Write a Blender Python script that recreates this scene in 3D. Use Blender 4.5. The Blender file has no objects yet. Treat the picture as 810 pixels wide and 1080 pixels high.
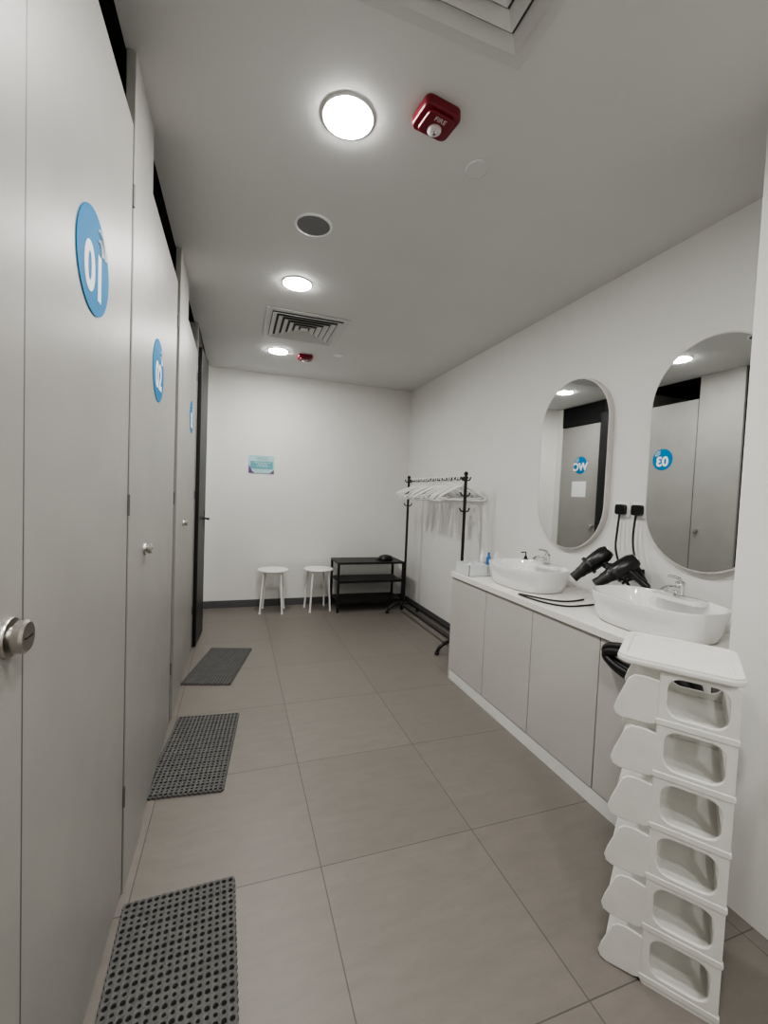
import bpy, bmesh, math, random
from mathutils import Vector, Matrix
random.seed(4)
S=bpy.context.scene
COL=S.collection
H=2.806; XL=-.336; XW=2.174; D=5.36; CT=.843; XC=1.613; YB=-1.7; XS=-1.75
NX,NY=1.70,1.03   # nib wall corner

# ---------------------------------------------------------------- materials
def mat(name,col,rough=.5,metal=0,noise=0,nscale=8,bump=0,bscale=60,spec=.5,coat=0,emit=None,estr=0):
    m=bpy.data.materials.new(name); m.use_nodes=True
    nt=m.node_tree; b=nt.nodes['Principled BSDF']
    b.inputs['Base Color'].default_value=(*col,1); b.inputs['Roughness'].default_value=rough
    b.inputs['Metallic'].default_value=metal; b.inputs['Specular IOR Level'].default_value=spec
    b.inputs['Coat Weight'].default_value=coat
    tc=nt.nodes.new('ShaderNodeTexCoord')
    if noise:
        n=nt.nodes.new('ShaderNodeTexNoise'); n.inputs['Scale'].default_value=nscale; n.inputs['Detail'].default_value=5
        nt.links.new(tc.outputs['Object'],n.inputs['Vector'])
        r=nt.nodes.new('ShaderNodeMapRange'); r.inputs['From Min'].default_value=.3; r.inputs['From Max'].default_value=.7
        r.inputs['To Min'].default_value=1-noise; r.inputs['To Max'].default_value=1+noise
        nt.links.new(n.outputs['Fac'],r.inputs['Value'])
        mx=nt.nodes.new('ShaderNodeVectorMath'); mx.operation='SCALE'; mx.inputs[0].default_value=col
        nt.links.new(r.outputs['Result'],mx.inputs['Scale']); nt.links.new(mx.outputs['Vector'],b.inputs['Base Color'])
    if bump:
        n=nt.nodes.new('ShaderNodeTexNoise'); n.inputs['Scale'].default_value=bscale; n.inputs['Detail'].default_value=4
        nt.links.new(tc.outputs['Object'],n.inputs['Vector'])
        bp=nt.nodes.new('ShaderNodeBump'); bp.inputs['Strength'].default_value=bump; bp.inputs['Distance'].default_value=.002
        nt.links.new(n.outputs['Fac'],bp.inputs['Height']); nt.links.new(bp.outputs['Normal'],b.inputs['Normal'])
    if emit:
        b.inputs['Emission Color'].default_value=(*emit,1); b.inputs['Emission Strength'].default_value=estr
    return m

M_wall=mat('wall_paint',(.78,.775,.75),.75,noise=.015,nscale=2,bump=.15,bscale=180)
M_ceil=mat('ceiling_paint',(.68,.68,.67),.8,noise=.02,nscale=2,bump=.1,bscale=150)
M_lam=mat('partition_laminate',(.33,.322,.305),.42,noise=.04,nscale=5,bump=.06,bscale=300,spec=.4)
M_lam2=mat('partition_edge_and_gap_shade',(.10,.095,.09),.5,noise=.03)  # dark colour for stops and hinges, and for the shade in door gaps
M_shade=mat('stall_shade',(.015,.015,.016),.85,noise=.05,spec=.2)  # near-black colour standing in for the unlit stall interior
M_blk=mat('black_powdercoat',(.010,.010,.011),.42,noise=.05,nscale=40)
M_blkg=mat('black_plastic',(.011,.011,.012),.28,noise=.05,nscale=40)
M_chr=mat('chrome',(.78,.78,.78),.12,1,noise=.02)
M_steel=mat('brushed_steel',(.5,.48,.45),.3,1,noise=.05,nscale=30)
M_mirror=mat('mirror_glass',(.86,.88,.87),.015,1,noise=.002)
M_mframe=mat('mirror_frame',(.62,.59,.57),.35,noise=.02)
M_cer=mat('ceramic',(.87,.87,.86),.1,noise=.01,coat=.5)
M_cab=mat('cabinet_laminate',(.56,.545,.52),.4,noise=.015,nscale=4)
M_cabd=mat('cabinet_gap',(.10,.095,.09),.7,noise=.03)
M_ctop=mat('counter_quartz',(.84,.82,.79),.2,noise=.02,nscale=20)
M_plas=mat('white_plastic',(.84,.84,.82),.38,noise=.02,nscale=10)
M_plas2=mat('shoe_rack_plastic',(.76,.755,.72),.42,noise=.04,nscale=14,bump=.1,bscale=40)
M_base=mat('baseboard_grey',(.10,.10,.105),.5,noise=.05)
M_mat=mat('rubber_mat',(.10,.099,.096),.65,noise=.12,nscale=30,bump=.2)
M_matd=mat('mat_hole_shade',(.02,.02,.02),.9,noise=.1)  # shade inside the mat holes, put into the colour
M_blue=mat('sign_blue',(.006,.18,.39),.6,noise=.03,spec=.12)
M_signw=mat('sign_lettering',(.85,.86,.86),.6,noise=.01,spec=.12)
M_white=mat('matt_white',(.85,.86,.86),.4,noise=.01)
M_red=mat('alarm_red',(.18,.008,.02),.38,noise=.05)
M_grill=mat('speaker_grille',(.20,.20,.21),.6,noise=.05,bump=.6,bscale=500)
M_lampe=mat('lamp_diffuser',(1,1,1),.5,noise=.0,emit=(1,.985,.95),estr=150)
M_lens=mat('strobe_lens',(.7,.65,.65),.1,noise=.02)
M_bottle=mat('bottle_blue',(.05,.16,.40),.3,noise=.03)
M_clearp=mat('clear_tray_plastic',(.72,.74,.75),.15,noise=.02)
M_slot=mat('diffuser_slot',(.10,.10,.10),.8,noise=.02)
M_vent=mat('diffuser_white',(.62,.62,.61),.5,noise=.02)

def floor_material():
    m=bpy.data.materials.new('floor_tiles'); m.use_nodes=True; nt=m.node_tree; b=nt.nodes['Principled BSDF']
    tc=nt.nodes.new('ShaderNodeTexCoord')
    mp=nt.nodes.new('ShaderNodeMapping'); mp.inputs['Location'].default_value=(-.34+6.5,-1.54+6.5,0)
    nt.links.new(tc.outputs['Object'],mp.inputs['Vector'])
    br=nt.nodes.new('ShaderNodeTexBrick'); br.offset=0; br.squash=1
    br.inputs['Scale'].default_value=1; br.inputs['Brick Width'].default_value=.65; br.inputs['Row Height'].default_value=.65
    br.inputs['Mortar Size'].default_value=.0024; br.inputs['Mortar Smooth'].default_value=.3; br.inputs['Bias'].default_value=0
    br.inputs['Color1'].default_value=(.188,.170,.152,1); br.inputs['Color2'].default_value=(.204,.185,.166,1); br.inputs['Mortar'].default_value=(.10,.092,.083,1)
    nt.links.new(mp.outputs['Vector'],br.inputs['Vector'])
    n=nt.nodes.new('ShaderNodeTexNoise'); n.inputs['Scale'].default_value=6; n.inputs['Detail'].default_value=8; n.inputs['Roughness'].default_value=.7
    mp2=nt.nodes.new('ShaderNodeMapping'); mp2.inputs['Scale'].default_value=(1,3,1)
    nt.links.new(tc.outputs['Object'],mp2.inputs['Vector']); nt.links.new(mp2.outputs['Vector'],n.inputs['Vector'])
    r=nt.nodes.new('ShaderNodeMapRange'); r.inputs['From Min'].default_value=.3; r.inputs['From Max'].default_value=.7
    r.inputs['To Min'].default_value=.92; r.inputs['To Max'].default_value=1.08
    nt.links.new(n.outputs['Fac'],r.inputs['Value'])
    vm=nt.nodes.new('ShaderNodeVectorMath'); vm.operation='SCALE'
    nt.links.new(br.outputs['Color'],vm.inputs[0]); nt.links.new(r.outputs['Result'],vm.inputs['Scale'])
    nt.links.new(vm.outputs['Vector'],b.inputs['Base Color'])
    r2=nt.nodes.new('ShaderNodeMapRange'); r2.inputs['To Min'].default_value=.34; r2.inputs['To Max'].default_value=.5
    nt.links.new(n.outputs['Fac'],r2.inputs['Value']); nt.links.new(r2.outputs['Result'],b.inputs['Roughness'])
    bp=nt.nodes.new('ShaderNodeBump'); bp.inputs['Strength'].default_value=.3; bp.inputs['Distance'].default_value=.002; bp.invert=True
    nt.links.new(br.outputs['Fac'],bp.inputs['Height']); nt.links.new(bp.outputs['Normal'],b.inputs['Normal'])
    return m
M_floor=floor_material()

# ---------------------------------------------------------------- helpers
def empty(name,loc=(0,0,0)):
    e=bpy.data.objects.new(name,None); e.empty_display_size=.1; COL.objects.link(e); e.location=loc; return e
def fin(name,me,m,parent=None,smooth=False,mw=None):
    o=bpy.data.objects.new(name,me); COL.objects.link(o)
    if m: 
        me.materials.clear(); me.materials.append(m)
    for p in me.polygons: p.use_smooth=smooth
    if mw is not None: o.matrix_world=mw
    if parent:
        o.parent=parent
        o.matrix_parent_inverse=Matrix.Translation(parent.location).inverted() if parent.type=='EMPTY' else Matrix()
    return o
def bevel(o,w,seg=2):
    md=o.modifiers.new('bevel','BEVEL'); md.width=w; md.segments=seg; md.limit_method='ANGLE'; md.angle_limit=math.radians(40)
    for p in o.data.polygons: p.use_smooth=True
    try:
        o.data.set_sharp_from_angle(angle=math.radians(40))
    except Exception: pass
    return o
def box(name,x0,x1,y0,y1,z0,z1,m,parent=None,bw=0,mw=None):
    bm=bmesh.new(); vs=[bm.verts.new((x,y,z)) for x in (x0,x1) for y in (y0,y1) for z in (z0,z1)]
    for f in ((0,1,3,2),(4,6,7,5),(0,4,5,1),(2,3,7,6),(0,2,6,4),(1,5,7,3)): bm.faces.new([vs[i] for i in f])
    bmesh.ops.recalc_face_normals(bm,faces=bm.faces)
    me=bpy.data.meshes.new(name); bm.to_mesh(me); bm.free()
    o=fin(name,me,m,parent,mw=mw)
    if bw: bevel(o,bw)
    return o
def loft(name,rings,m,parent=None,cap0=True,cap1=True,smooth=True,sharp=35,mw=None,closed=True):
    bm=bmesh.new(); R=[[bm.verts.new(p) for p in r] for r in rings]; n=len(R[0])
    for a,b in zip(R,R[1:]):
        for i in range(n if closed else n-1):
            j=(i+1)%n; bm.faces.new((a[i],a[j],b[j],b[i]))
    if cap0: bm.faces.new(R[0][::-1])
    if cap1: bm.faces.new(R[-1])
    bmesh.ops.recalc_face_normals(bm,faces=bm.faces)
    me=bpy.data.meshes.new(name); bm.to_mesh(me); bm.free()
    o=fin(name,me,m,parent,smooth,mw=mw)
    if smooth: me.set_sharp_from_angle(angle=math.radians(sharp))
    return o
def lathe(name,prof,c,m,parent=None,axis=(0,0,1),n=32,**k):
    q=Vector((0,0,1)).rotation_difference(Vector(axis).normalized())
    rings=[[Vector(c)+q@Vector((r*math.cos(2*math.pi*i/n),r*math.sin(2*math.pi*i/n),z)) for i in range(n)] for r,z in prof]
    return loft(name,rings,m,parent,**k)
def cyl(name,p0,p1,r0,r1,m,parent=None,n=20):
    d=Vector(p1)-Vector(p0); return lathe(name,[(r0,0),(r1,d.length)],p0,m,parent,axis=d,n=n)
def tube(name,pts,r,m,parent=None,cyclic=False,res=8,typ='POLY',bres=3):
    cu=bpy.data.curves.new(name,'CURVE'); cu.dimensions='3D'; cu.bevel_depth=r; cu.bevel_resolution=bres; cu.use_fill_caps=True
    strokes=pts if isinstance(pts[0][0],(tuple,list,Vector)) else [pts]
    for st in strokes:
        if typ=='POLY':
            sp=cu.splines.new('POLY'); sp.points.add(len(st)-1)
            for p,q in zip(sp.points,st): p.co=(*q,1)
        else:
            sp=cu.splines.new('NURBS'); sp.points.add(len(st)-1)
            for p,q in zip(sp.points,st): p.co=(*q,1)
            sp.order_u=3; sp.use_endpoint_u=not cyclic; sp.resolution_u=res
        sp.use_cyclic_u=cyclic
    return cu2mesh(name,cu,m,parent,True)
def cu2mesh(name,cu,m,parent=None,smooth=False,mw=None):
    t=bpy.data.objects.new('tmp',cu); COL.objects.link(t)
    dg=bpy.context.evaluated_depsgraph_get(); dg.update()
    me=bpy.data.meshes.new_from_object(t.evaluated_get(dg)); bpy.data.objects.remove(t)
    me.name=name
    return fin(name,me,m,parent,smooth,mw)
def plate(name,loops,th,m,parent=None,mw=None,bev=0):
    """2D outline (first loop outer, rest holes) in local xy, extruded by th in z."""
    cu=bpy.data.curves.new(name,'CURVE'); cu.dimensions='2D'; cu.fill_mode='BOTH'; cu.extrude=max(th/2-bev,0.0001)
    cu.bevel_depth=bev; cu.bevel_resolution=1
    for L in loops:
        sp=cu.splines.new('POLY'); sp.points.add(len(L)-1); sp.use_cyclic_u=True
        for p,q in zip(sp.points,L): p.co=(q[0],q[1],0,1)
    return cu2mesh(name,cu,m,parent,False,mw)
def rrect(x0,x1,y0,y1,r,n=6):
    out=[]
    for cx,cy,a in ((x1-r,y1-r,0),(x0+r,y1-r,90),(x0+r,y0+r,180),(x1-r,y0+r,270)):
        for i in range(n+1):
            t=math.radians(a+90*i/n); out.append((cx+r*math.cos(t),cy+r*math.sin(t)))
    return out
def text(name,s,size,mw,m,parent,ext=.0006,bold=0):
    cu=bpy.data.curves.new(name,'FONT'); cu.body=s; cu.size=size; cu.align_x='CENTER'; cu.align_y='CENTER'; cu.extrude=ext; cu.offset=bold
    return cu2mesh(name,cu,m,parent,False,mw)
def frame(o,ex,ey,ez):
    M=Matrix.Identity(4)
    for i in range(3):
        M[i][0]=ex[i];M[i][1]=ey[i];M[i][2]=ez[i];M[i][3]=o[i]
    return M
def on_left(y,z,x): return frame((x,y,z),(0,1,0),(0,0,1),(1,0,0))
def on_back(x,z,y): return frame((x,y,z),(1,0,0),(0,0,1),(0,-1,0))
def on_right(y,z,x): return frame((x,y,z),(0,-1,0),(0,0,1),(-1,0,0))

# ---------------------------------------------------------------- room shell
box('floor',XS-.1,XW+.1,YB-.1,D+.1,-.1,0,M_floor)
box('ceiling',XS-.1,XW+.1,YB-.1,D+.1,H,H+.1,M_ceil)
box('wall_back',XS-.1,XW+.1,D,D+.1,0,H,M_wall)
box('wall_right',XW,XW+.1,NY,D,0,H,M_wall)
box('wall_right_near',NX,XW+.1,YB,NY,0,H,M_wall)
box('wall_front',XS-.1,XW+.1,YB-.1,YB,0,H,M_wall)
box('wall_left',XS-.1,XS,YB,D,0,H,M_shade)  # real wall, coloured near-black so the stalls look unlit
box('stall_ceiling_shade',XS,XL-.032,YB,D,H-.004,H,M_shade)  # added dark sheet; paints the stall ceiling as if unlit
box('baseboard_back',XL,XW,D-.012,D,0,.085,M_base)
box('baseboard_right',XW-.012,XW,2.96,D-.012,0,.085,M_base)

# ---------------------------------------------------------------- changing stall partitions
DT=2.57
T=.03
def stall_panel(name,y0,y1,z0,z1,parent,dx=0,m=M_lam):
    return box(name,XL-T-dx,XL-dx,y0,y1,z0,z1,m,parent,bw=.003)
doors=[(-.27,.47),(.88,1.62),(1.94,2.72),(3.25,3.99)]
part=empty('stall_partition')
prev=YB+.01
for i,(a,b) in enumerate(doors):
    if a-.006>prev:
        stall_panel('pilaster_%d'%i,prev,a-.006,.0,H-.001,part)
    if i!=2: box('door_stop_%d'%i,XL-T-.02,XL-T-.002,b-.02,b+.03,.0,DT,M_lam2,part)
    prev=b+.006 if i!=2 else 2.815
stall_panel('pilaster_end',prev,4.04,0,H-.001,part)
box('end_cheek',XL-1.38,XL-T,4.0,4.03,0,H-.005,M_lam,part)
for i,y in enumerate((.68,1.78,2.95)):
    box('divider_%d'%i,XS,XL-T-.001,y,y+.025,.0,2.5,M_shade if i==2 else M_lam2,part)  # last divider coloured near-black so the open gap looks unlit
def lock(parent,y,z,r,x=XL):
    lathe('lock_rose',[(r,0),(r,.004),(r*.94,.007)],(x,y,z),M_steel,parent,axis=(1,0,0))
    lathe('lock_knob',[(r*.5,.006),(r*.5,.010),(r*.78,.013),(r*.82,.024),(r*.7,.028)],(x,y,z),M_steel,parent,axis=(1,0,0))
    box('lock_slot',x+.0275,x+.0292,y-r*.4,y+r*.4,z-.0018,z+.0018,M_blk,parent)
def sign(parent,y,z,s,x,r=.122):
    lathe('sign_disc',[(r,0),(r,.002)],(x,y,z),M_blue,parent,axis=(1,0,0),n=64)
    text('sign_text',s,.15,on_left(y+.003,z-.028,x+.0022),M_signw,parent,bold=.005)
    for k,rr in enumerate((.03,.055)):
        pts=[(x+.0024,y+.03+rr*math.cos(t),z+.038+rr*math.sin(t)) for t in [math.radians(5+85*i/10) for i in range(11)]]
        tube('sign_arc_%d'%k,pts,.004,M_signw,parent)
for i,(a,b) in enumerate(doors):
    d=empty('stall_door' if i==0 else 'stall_door.%03d'%i)
    stall_panel('leaf',a,b,.02,DT,d,dx=.004)
    box('leaf_gap_shade',XL-T-.004,XL-.003,a-.005,a+.004,.02,DT,M_lam2,d)  # dark strip filling the door gap, its shade put into colour
    box('leaf_gap_shade_far',XL-T-.004,XL-.003,b-.001,b+.005,.02,DT,M_lam2,d)  # same painted gap shade on the far side
    if i>0: sign(d,[0,1.235,2.145,3.62][i],[0,1.95,1.925,1.95][i],['','01','02','03'][i],XL-.0035,[0,.122,.135,.122][i])
    for z in (.35,1.35,2.35):
        cyl('hinge',(XL-.003,b+.002,z-.035),(XL-.003,b+.002,z+.035),.006,.006,M_lam2,d,12)
for y,r in ((.822,.033),(1.885,.024),(3.19,.022)):
    lock(part,y,1.17,r)
box('wc_wall_panel',XL-T,XL,5.25,D,0,H-.005,M_wall,part)
box('wc_gap_shade',XL-T,XL,4.48,5.25,DT-.05,H-.005,M_shade,part)  # dark panel standing in for the shaded gap above the door
wc=empty('wc_door')
box('leaf',XL-T-.006,XL-.006,4.52,5.24,.02,DT-.06,M_lam,wc,bw=.003)
sign(wc,4.86,1.95,'WC',XL-.0055)
box('paper_notice',XL-.006,XL-.004,4.74,5.0,1.50,1.72,M_white,wc)
lock(wc,4.60,1.1,.028,XL-.006)
bd=empty('black_door',(XL,4.05,0))
Mb=Matrix.Translation((XL+.0,4.06,0))@Matrix.Rotation(math.radians(-3.5),4,'Z')
box('leaf',0,.03,0,.43,.01,2.62,M_blk,bd,bw=.003,mw=Mb)
box('handle_plate',.03,.035,.35,.39,1.03,1.2,M_blkg,bd,mw=Mb)
o=tube('handle',[(.035,.37,1.12),(.07,.37,1.12),(.075,.36,1.12),(.075,.28,1.12)],.009,M_blkg,bd); o.matrix_world=Mb
box('frame_header',XL-.03,XL-.0,4.045,4.48,2.64,H-.001,M_blk,part)

# ---------------------------------------------------------------- ceiling fittings
def downlight(x,y,r,i):
    e=empty('ceiling_downlight' if i==0 else 'ceiling_downlight.%03d'%i,(x,y,H))
    lathe('trim_ring',[(r+.006,0),(r+.006,-.004),(r,-.006),(r-.002,-.002)],(x,y,H),M_white,e,n=48,cap0=False,cap1=False)
    lathe('diffuser',[(r,-.0005),(r,-.006),(r*.9,-.010),(r*.5,-.013)],(x,y,H),M_lampe,e,n=48)
for i,(x,y) in enumerate(((.355,1.61),(.35,2.97),(.36,4.45),(.355,.25),(.355,-1.0))): downlight(x,y,.091,i)
def ring_disc(name,x,y,r,m,rim=M_white):
    e=empty(name,(x,y,H))
    lathe('rim',[(r,0),(r,-.004),(r*.88,-.007),(r*.86,-.004)],(x,y,H),rim,e,n=40,cap0=False,cap1=False)
    lathe('cover',[(r*.87,-.0005),(r*.87,-.004)],(x,y,H),m,e,n=40)
ring_disc('ceiling_speaker',.345,2.30,.098,M_grill)
ring_disc('ceiling_access_cover',.925,1.65,.052,M_ceil,M_vent)
ring_disc('smoke_detector',.94,4.32,.05,M_white)
def alarm(i,x,y,ang):
    e=empty('fire_alarm_strobe' if i==0 else 'fire_alarm_strobe.%03d'%i,(x,y,H))
    Mw=Matrix.Translation((x,y,H))@Matrix.Rotation(ang,4,'Z')
    plate('housing',[rrect(-.068,.068,-.056,.056,.018)],.036,M_red,e,mw=Mw@Matrix.Translation((0,0,-.019)),bev=.006)
    plate('raised_face',[rrect(-.05,.05,-.045,.045,.014)],.012,M_red,e,mw=Mw@Matrix.Translation((0,0,-.042)),bev=.004)
    lathe('strobe_lens',[(.026,-.046),(.025,-.054),(.016,-.060)],(x,y+.014,H),M_lens,e)
    lathe('strobe_core',[(.01,-.060),(.006,-.064)],(x,y+.014,H),M_chr,e)
    text('alarm_text','FIRE',.026,Mw@frame((0,-.028,-.0485),(1,0,0),(0,-1,0),(0,0,-1)),M_lens,e)
alarm(0,.65,1.475,math.radians(8)); alarm(1,.63,4.48,0)
def diffuser(i,cx,cy,s):
    e=empty('air_diffuser' if i==0 else 'air_diffuser.%03d'%i,(cx,cy,H))
    box('slot_back',cx-s+.04,cx+s-.04,cy-s+.04,cy+s-.04,H-.003,H-.001,M_slot,e)
    def sq(r0,r1,z0,z1,nm):
        rings=[]
        for r,z in ((r0,z0),(r1,z1),(r1,z1-.0025),(r0,z0-.0035)):
            rings.append([Vector((cx+a*r,cy+b*r,H+z)) for a,b in ((-1,-1),(1,-1),(1,1),(-1,1))])
        rings.append(rings[0])
        loft(nm,rings,M_vent,e,cap0=False,cap1=False,smooth=False)
    sq(s,s-.045,-.004,-.006,'outer_frame')
    k=5
    for j in range(k):
        r=s-.048-j*(s-.08)/k
        sq(r,r-.034,-.020,-.004,'vane_%d'%j)
    box('centre_plate',cx-.03,cx+.03,cy-.03,cy+.03,H-.016,H-.012,M_vent,e)
diffuser(0,.51,3.735,.325); diffuser(1,.495,.90,.33)

# ---------------------------------------------------------------- notice on back wall
nt_=empty('wall_notice_poster',(.275,D,1.72))
M_pale=mat('poster_pale',(.42,.62,.66),.45,noise=.10,nscale=9)
M_teal=mat('poster_teal',(.14,.40,.46),.45,noise=.1,nscale=9)
M_pur=mat('poster_purple',(.16,.08,.24),.5,noise=.3,nscale=20)
box('board',.13,.425,D-.008,D-.001,1.615,1.825,M_pale,nt_)
plate('middle_band',[[(0,0),(.26,0),(.26,.09),(0,.09)]],.001,M_teal,nt_,mw=on_back(.15,1.665,D-.009))
plate('corner_art',[[(0,0),(.07,0),(.04,.025),(.025,.06),(.0,.10)]],.001,M_pur,nt_,mw=on_back(.13,1.615,D-.0098))
plate('corner_art_b',[[(0,0),(-.06,0),(-.03,.02),(0,.045)]],.001,M_pur,nt_,mw=on_back(.425,1.615,D-.0098))
text('poster_title','NOTICE',.035,on_back(.28,1.79,D-.0098),M_teal,nt_)
text('poster_body','Please keep this room\nclean and dry\nfor the next user',.02,on_back(.29,1.72,D-.0102),M_white,nt_)

# ---------------------------------------------------------------- vanity
v=empty('vanity_cabinet',(XC,2,0))
VY0,VY1=NY+.003,2.945
box('carcass',XC+.02,XW-.001,VY0,VY1-.002,.0,CT-.04,M_cabd,v)
box('plinth',XC+.004,XC+.03,VY0,VY1,0,.075,M_plas,v)
box('end_panel',XC+.001,XW-.001,VY1-.003,VY1+.012,0,CT-.04,M_cab,v)
ys=[VY1+.008,2.475,1.995,1.515,VY0]
for i in range(4):
    box('cabinet_door_%d'%i,XC,XC+.019,ys[i+1]+.003,ys[i]-.003,.08,CT-.044,M_cab,v,bw=.0015)
box('countertop',XC-.012,XW-.001,VY0,VY1+.015,CT-.04,CT,M_ctop,v,bw=.003)
box('backsplash_trim',XW-.014,XW-.001,VY0,VY1+.015,CT,CT+.012,M_ctop,v)

def basin(i,cx,cy):
    nm='wash_basin' if i==0 else 'wash_basin.%03d'%i
    e=empty(nm,(cx,cy,CT))
    A,B=.205,.285
    def ring(a,b,z,p=2.7,n=64,dx=0):
        out=[]
        for k in range(n):
            t=2*math.pi*k/n; c,s=math.cos(t),math.sin(t)
            out.append(Vector((cx+dx+a*math.copysign(abs(c)**(2/p),c),cy+b*math.copysign(abs(s)**(2/p),s),CT+z)))
        return out
    rings=[ring(A*.80,B*.84,.001),ring(A*.85,B*.88,.008),ring(A*.91,B*.93,.045),ring(A*.965,B*.975,.10),ring(A,B,.138),ring(A-.002,B-.002,.144),
           ring(A-.010,B-.010,.144),ring(A-.014,B-.014,.138),ring(A*.86,B*.9,.09),ring(A*.78,B*.84,.05),ring(A*.5,B*.55,.034),ring(.02,.02,.03)]
    loft('bowl',rings,M_cer,e,sharp=50)
    lathe('drain',[(.022,.031),(.022,.034),(.016,.035)],(cx,cy,CT),M_chr,e)
    plate('tap_deck',[rrect(-.05,.05,-.12,.12,.03)],.02,M_cer,e,mw=Matrix.Translation((cx+.155,cy,CT+.134)),bev=.004)
    fx=cx+.16; z=CT+.144
    lathe('tap_base',[(.026,0),(.026,.006),(.021,.012),(.02,.055),(.022,.062),(.018,.072),(.006,.076)],(fx,cy,z),M_chr,e)
    tube('tap_spout',[(fx-.01,cy,z+.035),(fx-.06,cy,z+.048),(fx-.105,cy,z+.046),(fx-.115,cy,z+.03)],.0125,M_chr,e,typ='NURBS')
    tube('tap_lever',[(fx,cy,z+.07),(fx+.005,cy,z+.084),(fx-.03,cy+.012,z+.096),(fx-.055,cy+.02,z+.098)],.0075,M_chr,e,typ='NURBS')
basin(0,1.87,2.395); basin(1,1.875,1.465)

def pill(a,h,n=24):
    out=[]
    for k in range(n+1):
        t=math.pi*k/n; out.append((a*math.cos(t),h-a+a*math.sin(t)))
    for k in range(n+1):
        t=math.pi+math.pi*k/n; out.append((a*math.cos(t),-(h-a)+a*math.sin(t)))
    return out
for i,cy in enumerate((2.345,1.455)):
    e=empty('wall_mirror' if i==0 else 'wall_mirror.%03d'%i,(XW,cy,1.68))
    plate('mirror_body',[pill(.305,.57)],.038,M_mframe,e,mw=on_right(cy,1.675,XW-.0205),bev=.003)
    plate('mirror_glass',[pill(.300,.565)],.001,M_mirror,e,mw=on_right(cy,1.675,XW-.0408))

so=empty('wall_socket',(XW,1.865,1.375))
box('plate_a',XW-.01,XW-.0005,1.885,1.975,1.345,1.435,M_plas,so,bw=.002)
box('plate_b',XW-.01,XW-.0005,1.775,1.865,1.345,1.435,M_plas,so,bw=.002)
for y in (1.93,1.82):
    plate('plug_%d'%(y*100),[rrect(-.026,.026,-.026,.026,.01)],.032,M_blkg,so,mw=on_right(y,1.39,XW-.027),bev=.004)

# hair dryers in a wall bracket
def dryer(i,base,axis,hdir):
    e=empty('hair_dryer' if i==0 else 'hair_dryer.%03d'%i,base)
    a=Vector(axis).normalized(); b=Vector(base)
    lathe('barrel',[(.012,-.095),(.036,-.09),(.046,-.065),(.048,-.02),(.045,.03),(.037,.07),(.031,.095),(.032,.10)],b,M_blkg,e,axis=a)
    lathe('nozzle',[(.0325,.088),(.0325,.105),(.027,.125),(.029,.16),(.024,.16)],b,M_blk,e,axis=a)
    lathe('intake_ring',[(.036,-.0905),(.036,-.094),(.026,-.098)],b,M_steel,e,axis=a)
    h=Vector(hdir).normalized()
    lathe('handle',[(.021,.02),(.0205,.06),(.019,.11),(.0185,.15),(.014,.162)],b-a*.02,M_blkg,e,axis=h)
    lathe('cord_guard',[(.008,.16),(.006,.19)],b-a*.02,M_blk,e,axis=h)
    return b-a*.02+h*.19,e
h1,e1=dryer(0,(1.99,1.94,1.085),(-.72,.42,-.78),(.22,-.62,-.45))
h2,e2=dryer(1,(2.02,1.79,1.065),(-.75,.38,-.62),(.12,-.55,-.38))
hb=empty('hair_dryer_holder',(XW,1.9,1.05))
box('wall_plate',XW-.012,XW-.0005,1.77,2.01,.99,1.06,M_blk,hb,bw=.002)
for k,(y,z) in enumerate(((1.95,1.03),(1.80,1.01))):
    tube('arm_%d'%k,[(XW-.006,y,z),(2.10,y,z-.01),(2.05,y,z-.03)],.008,M_blk,hb)
    lathe('ring_%d'%k,[(.040,-.008),(.055,-.008),(.055,.008),(.040,.008),(.040,-.008)],(1.965 if k==0 else 1.995,y+.012,z+.025),M_blk,hb,axis=(-.72,.42,-.70),cap0=False,cap1=False)
tube('cord',[h1,(2.10,1.76,.93),(2.14,1.86,.98),(2.12,1.93,1.14),(2.14,1.94,1.26),(2.14,1.93,1.365)],.006,M_blk,e1,typ='NURBS')
tube('cord',[h2,(2.08,1.64,.91),(2.13,1.69,.97),(2.12,1.79,1.10),(2.13,1.83,1.24),(2.14,1.82,1.365)],.006,M_blk,e2,typ='NURBS')
cz=CT+.005
tube('cord_coil',[(2.05,1.87,CT+.03),(1.95,1.87,cz),(1.84,1.86,cz),(1.72,1.86,cz),(1.655,1.96,cz),(1.635,2.12,cz),(1.65,2.20,cz),(1.69,2.08,cz),(1.76,1.97,cz),(1.86,1.95,cz),(1.96,1.98,cz)],.005,M_blk,e1,typ='NURBS')

tr=empty('amenities_tray',(1.75,2.82,CT))
tx0,tx1,ty0,ty1=1.625,1.93,2.73,2.93
box('tray_floor',tx0,tx1,ty0,ty1,CT+.001,CT+.005,M_clearp,tr)
for nm,a in (('side_a',(tx0,tx0+.004,ty0,ty1)),('side_b',(tx1-.004,tx1,ty0,ty1)),('side_c',(tx0,tx1,ty0,ty0+.004)),('side_d',(tx0,tx1,ty1-.004,ty1)),('divider',(1.78,1.784,ty0,ty1))):
    box(nm,*a,CT+.003,CT+.085,M_clearp,tr)
for k,(x,y,h_,mm) in enumerate(((1.83,2.80,.17,M_bottle),(1.87,2.86,.15,M_white),(1.82,2.87,.18,M_white),(1.89,2.79,.17,M_white),(1.71,2.84,.09,M_clearp),(1.67,2.80,.095,M_white),(1.85,2.765,.13,M_bottle))):
    lathe('bottle_%d'%k,[(.016,.006),(.018,.01),(.018,h_*.75),(.009,h_*.85),(.009,h_),(.006,h_)],(x,y,CT),mm,tr,n=20)
sd=empty('soap_dispenser',(2.09,2.70,CT))
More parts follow.
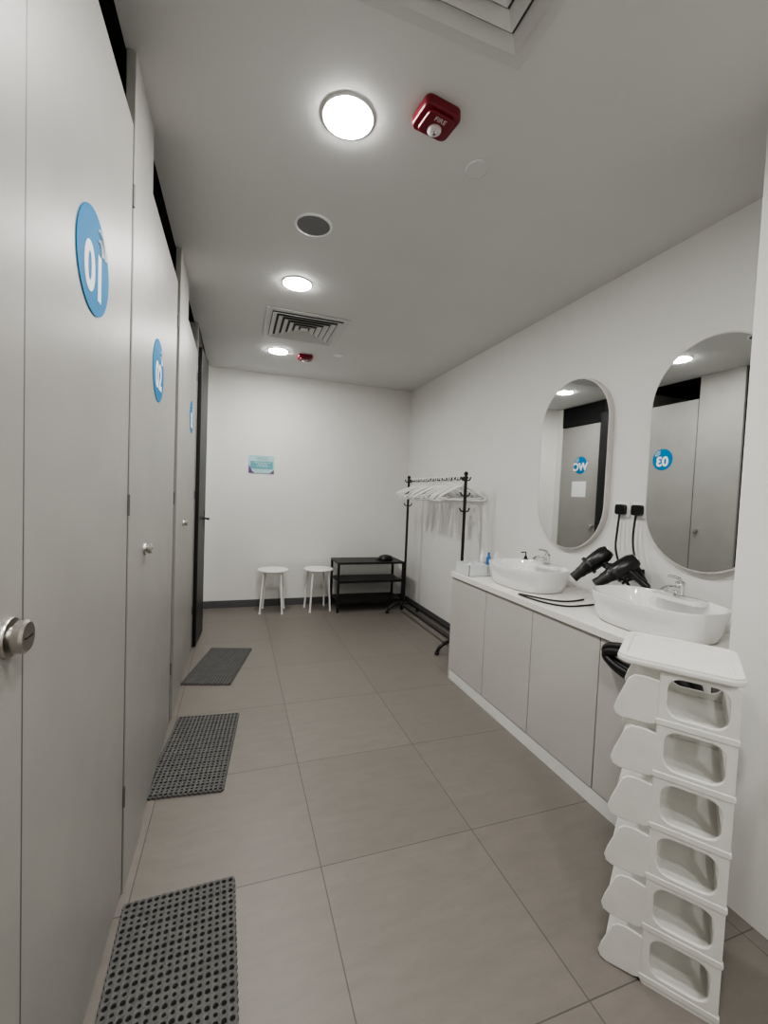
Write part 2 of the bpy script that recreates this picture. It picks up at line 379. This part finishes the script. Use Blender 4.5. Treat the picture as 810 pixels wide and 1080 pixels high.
lathe('bottle',[(.026,.001),(.028,.006),(.028,.12),(.02,.135),(.011,.14),(.011,.155),(.004,.157)],(2.09,2.70,CT),M_blkg,sd)
tube('pump',[(2.09,2.70,CT+.15),(2.09,2.70,CT+.185),(2.05,2.70,CT+.183)],.005,M_blk,sd)

# black cord loop hanging on a hook just under the countertop edge
cl=empty('hanging_black_cord_loop',(1.57,1.24,.77))
cyl('hook_pin',(XC,1.235,.79),(1.545,1.235,.79),.006,.006,M_steel,cl,12)
for k,(rx,rz,dx,dz) in enumerate(((.20,.05,0,0),(.185,.042,-.014,-.014),(.195,.056,.008,-.024))):
    tube('loop_%d'%k,[(1.561+dx,1.235+rx*math.cos(t),.775+dz+rz*math.sin(t)) for t in [2*math.pi*i/40 for i in range(40)]],.018,M_blk,cl,cyclic=True)

# ---------------------------------------------------------------- multi tier plastic shoe rack
sr=empty('shoe_rack',(1.3,.95,0))
B=Vector((1.278,.736,0)); e1v=Vector((-.58,.814,0)).normalized(); e2v=Vector((e1v.y,-e1v.x,0))
L1,L2=.285,.285
TOP=.965; P=.155
def fr(t,z=0):
    return frame(B+e2v*t+Vector((0,0,z)),e1v,(0,0,1),e1v.cross(Vector((0,0,1))))
def fh(z): return frame(B+Vector((0,0,z)),e2v,e1v,e2v.cross(e1v))
for k,t in enumerate((.006,L2-.006)):
    holes=[]
    for j in range(6):
        z0=TOP-.022-P*(j+1)+.026; holes.append(rrect(.018,.164,z0,z0+.118,.036))
    plate('end_frame_%d'%k,[rrect(.0,.18,.0,TOP-.02,.012)]+holes,.012,M_plas2,sr,mw=fr(t),bev=.0025)
    for j in range(6):
        z0=TOP-.03-P*(j+1)
        prof=[(.172,z0+.012),(.172,z0+.128),(.225,z0+.134),(.245,z0+.130),(.258,z0+.118),(.285,z0+.045),(.292,z0+.018),(.287,z0+.004),(.272,z0-.002),(.20,z0+.002)]
        plate('tier_cheek_%d_%d'%(k,j),[prof],.009,M_plas2,sr,mw=fr(t),bev=.003)
        plate('tier_joint_%d_%d'%(k,j),[rrect(-.003,.183,z0+.008,z0+.022,.004)],.016,M_plas2,sr,mw=fr(t),bev=.003)
for j in range(6):
    z0=TOP-.03-P*(j+1)
    plate('tier_shelf_%d'%j,[rrect(.008,L2-.008,.012,.28,.03)],.012,M_plas2,sr,mw=fh(z0+.01),bev=.003)
    plate('tier_back_rail_%d'%j,[[(0.008,0),(L2-.008,0),(L2-.008,.05),(0.008,.05)]],.008,M_plas2,sr,mw=frame(B+e1v*.016+Vector((0,0,z0+.012)),e2v,(0,0,1),e2v.cross(Vector((0,0,1)))),bev=.002)
plate('top_shelf',[rrect(-.004,L2+.004,-.006,.29,.035)],.02,M_plas2,sr,mw=fh(TOP-.01),bev=.006)
plate('top_shelf_lip',[rrect(-.004,L2+.004,-.006,.29,.035),rrect(.012,L2-.012,.010,.274,.028)],.01,M_plas2,sr,mw=fh(TOP+.0),bev=.003)

# ---------------------------------------------------------------- rubber mats
def floor_mat(i,cx,cy,ang,w=.345,l=.72):
    p=.0215; nx=int(round(w/p)); ny=int(round(l/p)); bm=bmesh.new()
    hz=.011
    W,Lh=nx*p/2,ny*p/2
    for a in range(nx):
        for b in range(ny):
            x=-W+(a+.5)*p; y=-Lh+(b+.5)*p; o_=[];q=[];bt=[]
            big=(b%2==0)
            for k in range(8):
                t=math.pi/4*k; c,s=math.cos(t),math.sin(t); m_=max(abs(c),abs(s))
                o_.append(bm.verts.new((x+c/m_*p/2,y+s/m_*p/2,hz+(.0015 if k%2 else 0))))
                rr=p*(.36 if big else .27)
                q.append(bm.verts.new((x+c*rr,y+s*rr,hz-.0005))); bt.append(bm.verts.new((x+c*rr,y+s*rr,.002)))
            for k in range(8):
                j=(k+1)%8; bm.faces.new((o_[k],o_[j],q[j],q[k])); bm.faces.new((q[k],q[j],bt[j],bt[k]))
    # scalloped border strips around the grid
    def strip(x0,y0,x1,y1,n,ax,ay):
        pts=[]
        for k in range(n*2+1):
            f=k/(n*2); off=.006 if k%2 else .001
            pts.append(((x0+(x1-x0)*f,y0+(y1-y0)*f),(x0+(x1-x0)*f+ax*off,y0+(y1-y0)*f+ay*off)))
        for (i0,o0),(i1,o1) in zip(pts,pts[1:]):
            vi0,vi1=[bm.verts.new((*v_,hz)) for v_ in (i0,i1)]
            vo0,vo1=[bm.verts.new((*v_,hz-.001)) for v_ in (o0,o1)]
            vb0,vb1=[bm.verts.new((*v_,.0005)) for v_ in (o0,o1)]
            bm.faces.new((vi0,vi1,vo1,vo0)); bm.faces.new((vo0,vo1,vb1,vb0))
    strip(-W,-Lh,W,-Lh,nx,0,-1); strip(W,-Lh,W,Lh,ny,1,0); strip(W,Lh,-W,Lh,nx,0,1); strip(-W,Lh,-W,-Lh,ny,-1,0)
    me=bpy.data.meshes.new('floor_mat'); bm.to_mesh(me); bm.free()
    e=empty('rubber_floor_mat' if i==0 else 'rubber_floor_mat.%03d'%i,(cx,cy,0))
    Mw=Matrix.Translation((cx,cy,0))@Matrix.Rotation(ang,4,'Z')
    fin('grid_top',me,M_mat,e,False,Mw)
    box('hole_shade',-W,W,-Lh,Lh,.0005,.002,M_matd,e,mw=Mw)  # dark sheet added so the holes look shaded, not floor-coloured
floor_mat(0,-.137,1.22,math.radians(1.5))
floor_mat(1,-.16,2.44,math.radians(-6))
floor_mat(2,-.09,3.60,math.radians(-14))

# ---------------------------------------------------------------- stools
def stool(i,x,y,rot=.4,h=.50):
    e=empty('white_stool' if i==0 else 'white_stool.%03d'%i,(x,y,0))
    lathe('seat',[(.15,h-.022),(.172,h-.018),(.178,h-.008),(.174,h-.001),(.155,h),(.03,h-.003)],(x,y,0),M_plas,e,n=48)
    for k in range(4):
        a=rot+math.pi/2*k; c,s=math.cos(a),math.sin(a)
        tube('leg_%d'%k,[(x+c*.05,y+s*.05,h-.03),(x+c*.125,y+s*.125,h-.03),(x+c*.138,y+s*.138,h-.05),(x+c*.175,y+s*.175,.008)],.0115,M_plas,e)
        cyl('foot_%d'%k,(x+c*.176,y+s*.176,0),(x+c*.1745,y+s*.1745,.02),.014,.014,M_plas,e,12)
    tube('under_ring',[(x+.10*math.cos(t),y+.10*math.sin(t),h-.028) for t in [2*math.pi*i/24 for i in range(24)]],.006,M_plas,e,cyclic=True)
stool(0,.43,5.10,.6); stool(1,.96,5.10,.9)

# ---------------------------------------------------------------- black shoe bench
be=empty('black_shelf_bench',(1.57,5.07,0))
bx0,bx1,by0,by1=1.15,1.99,4.88,5.28
box('top_board',bx0,bx1,by0,by1,.575,.60,M_blk,be,bw=.003)
for k,z in enumerate((.12,.36)):
    box('shelf_%d'%k,bx0+.01,bx1-.01,by0+.01,by1-.01,z,z+.015,M_blk,be)
    box('shelf_lip_%d'%k,bx0+.01,bx1-.01,by0+.005,by0+.015,z-.01,z+.02,M_blk,be)
for k,(x,y) in enumerate(((bx0,by0),(bx1-.025,by0),(bx0,by1-.025),(bx1-.025,by1-.025))):
    box('leg_%d'%k,x,x+.025,y,y+.025,0,.576,M_blk,be)
cp=empty('black_cap',(1.80,5.05,.6))
n=24
loft('crown',[[Vector((1.80+r*1.15*math.cos(2*math.pi*i/n),5.05+r*math.sin(2*math.pi*i/n),.601+z)) for i in range(n)] for r,z in ((.08,0),(.085,.02),(.065,.05),(.03,.062))],M_blk,cp)
plate('brim',[[(-.05-.08*math.sin(math.pi*q/10),.075*math.cos(math.pi*q/10)) for q in range(11)]],.006,M_blk,cp,mw=Matrix.Translation((1.80,5.05,.607)))

# ---------------------------------------------------------------- garment rack with hangers
gr=empty('garment_rack',(1.95,4.1,0))
gx,gy0,gy1,gz=1.955,3.42,4.77,1.60
for k,y in enumerate((gy0,gy1)):
    tube('pole_%d'%k,[(gx,y,.12),(gx,y,gz+.02)],.014,M_blk,gr)
    lathe('finial_%d'%k,[(.006,0),(.018,.01),(.02,.022),(.012,.036),(.003,.04)],(gx,y,gz+.018),M_blk,gr,n=16)
    tube('foot_%d'%k,[(gx-.21,y,.014),(gx-.20,y,.05),(gx-.15,y,.095),(gx-.05,y,.12),(gx+.05,y,.12),(gx+.13,y,.095),(gx+.18,y,.05),(gx+.185,y,.014)],.016,M_blk,gr,typ='NURBS')
    for sx in (-.21,.185): lathe('foot_cap',[(.02,0),(.02,.02),(.014,.025)],(gx+sx,y,0),M_blk,gr,n=16)
    for q,(z,sg) in enumerate(((gz-.02,1),(gz-.02,-1),(gz-.16,1),(gz-.16,-1),(gz-.30,1),(gz-.30,-1))):
        tube('side_hook_%d'%q,[(gx,y,z),(gx+sg*.03,y,z-.005),(gx+sg*.045,y,z+.012),(gx+sg*.048,y,z+.03)],.0065,M_blk,gr,typ='NURBS')
tube('top_rail',[(gx,gy0-.02,gz),(gx,gy1+.02,gz)],.0135,M_blk,gr)
for k in range(9):
    y=gy0+.15+k*(gy1-gy0-.3)/8
    lathe('rail_bead_%d'%k,[(.013,-.008),(.019,-.004),(.019,.004),(.013,.008)],(gx,y,gz),M_blk,gr,axis=(0,1,0),n=12)
for k,dx in enumerate((-.07,.07)): tube('base_rail_%d'%k,[(gx+dx,gy0,.12),(gx+dx,gy1,.12)],.012,M_blk,gr)
hg=empty('clothes_hangers',(gx,4.1,gz))
ysr=[3.36+.052*k+random.uniform(-.012,.012) for k in range(25)]
for k,y in enumerate(ysr):
    a=random.uniform(-.5,.2); c,s=math.cos(a),math.sin(a); tl=random.uniform(-.12,.12)
    if y<gy0+.025: continue
    def q(u,z): return (gx+u*c-(-z*tl*.5),y+u*s,gz+z+u*tl)
    w=.205
    hook=[q(.02*math.cos(t),-.004+.021*math.sin(t)) for t in [math.radians(200-190*i/8) for i in range(9)]]+[q(.012,-.035),q(0,-.05),q(0,-.07)]
    body=[q(0,-.07),q(.03,-.082),q(.12,-.125),q(.19,-.165),q(w,-.185),q(w-.015,-.20),q(0,-.202),q(-w+.015,-.20),q(-w,-.185),q(-.19,-.165),q(-.12,-.125),q(-.03,-.082),q(0,-.07)]
    tube('hanger_%d'%k,[hook,body],.0075,M_plas,hg,bres=2)

# ---------------------------------------------------------------- world, camera
w=bpy.data.worlds.new('World'); S.world=w; w.use_nodes=True
w.node_tree.nodes['Background'].inputs[0].default_value=(.5,.5,.52,1); w.node_tree.nodes['Background'].inputs[1].default_value=.05
y_,p_,r_=[math.radians(a) for a in (19.1255,2.3347,2.3502)]
fw=Vector((math.sin(y_)*math.cos(p_),math.cos(y_)*math.cos(p_),-math.sin(p_)))
rt=Vector((math.cos(y_),-math.sin(y_),0)); up=rt.cross(fw)
R_=rt*math.cos(r_)+up*math.sin(r_); U_=-rt*math.sin(r_)+up*math.cos(r_)
cd=bpy.data.cameras.new('camera'); co=bpy.data.objects.new('camera',cd); COL.objects.link(co)
co.matrix_world=frame((0,0,1.42),R_,U_,-fw)
cd.sensor_fit='VERTICAL'; cd.sensor_height=36; cd.sensor_width=27; cd.lens=451.2*36/1080; cd.clip_start=.02
S.camera=co
S.view_settings.view_transform='AgX'
S.view_settings.look='AgX - Medium High Contrast'
S.view_settings.exposure=0.66
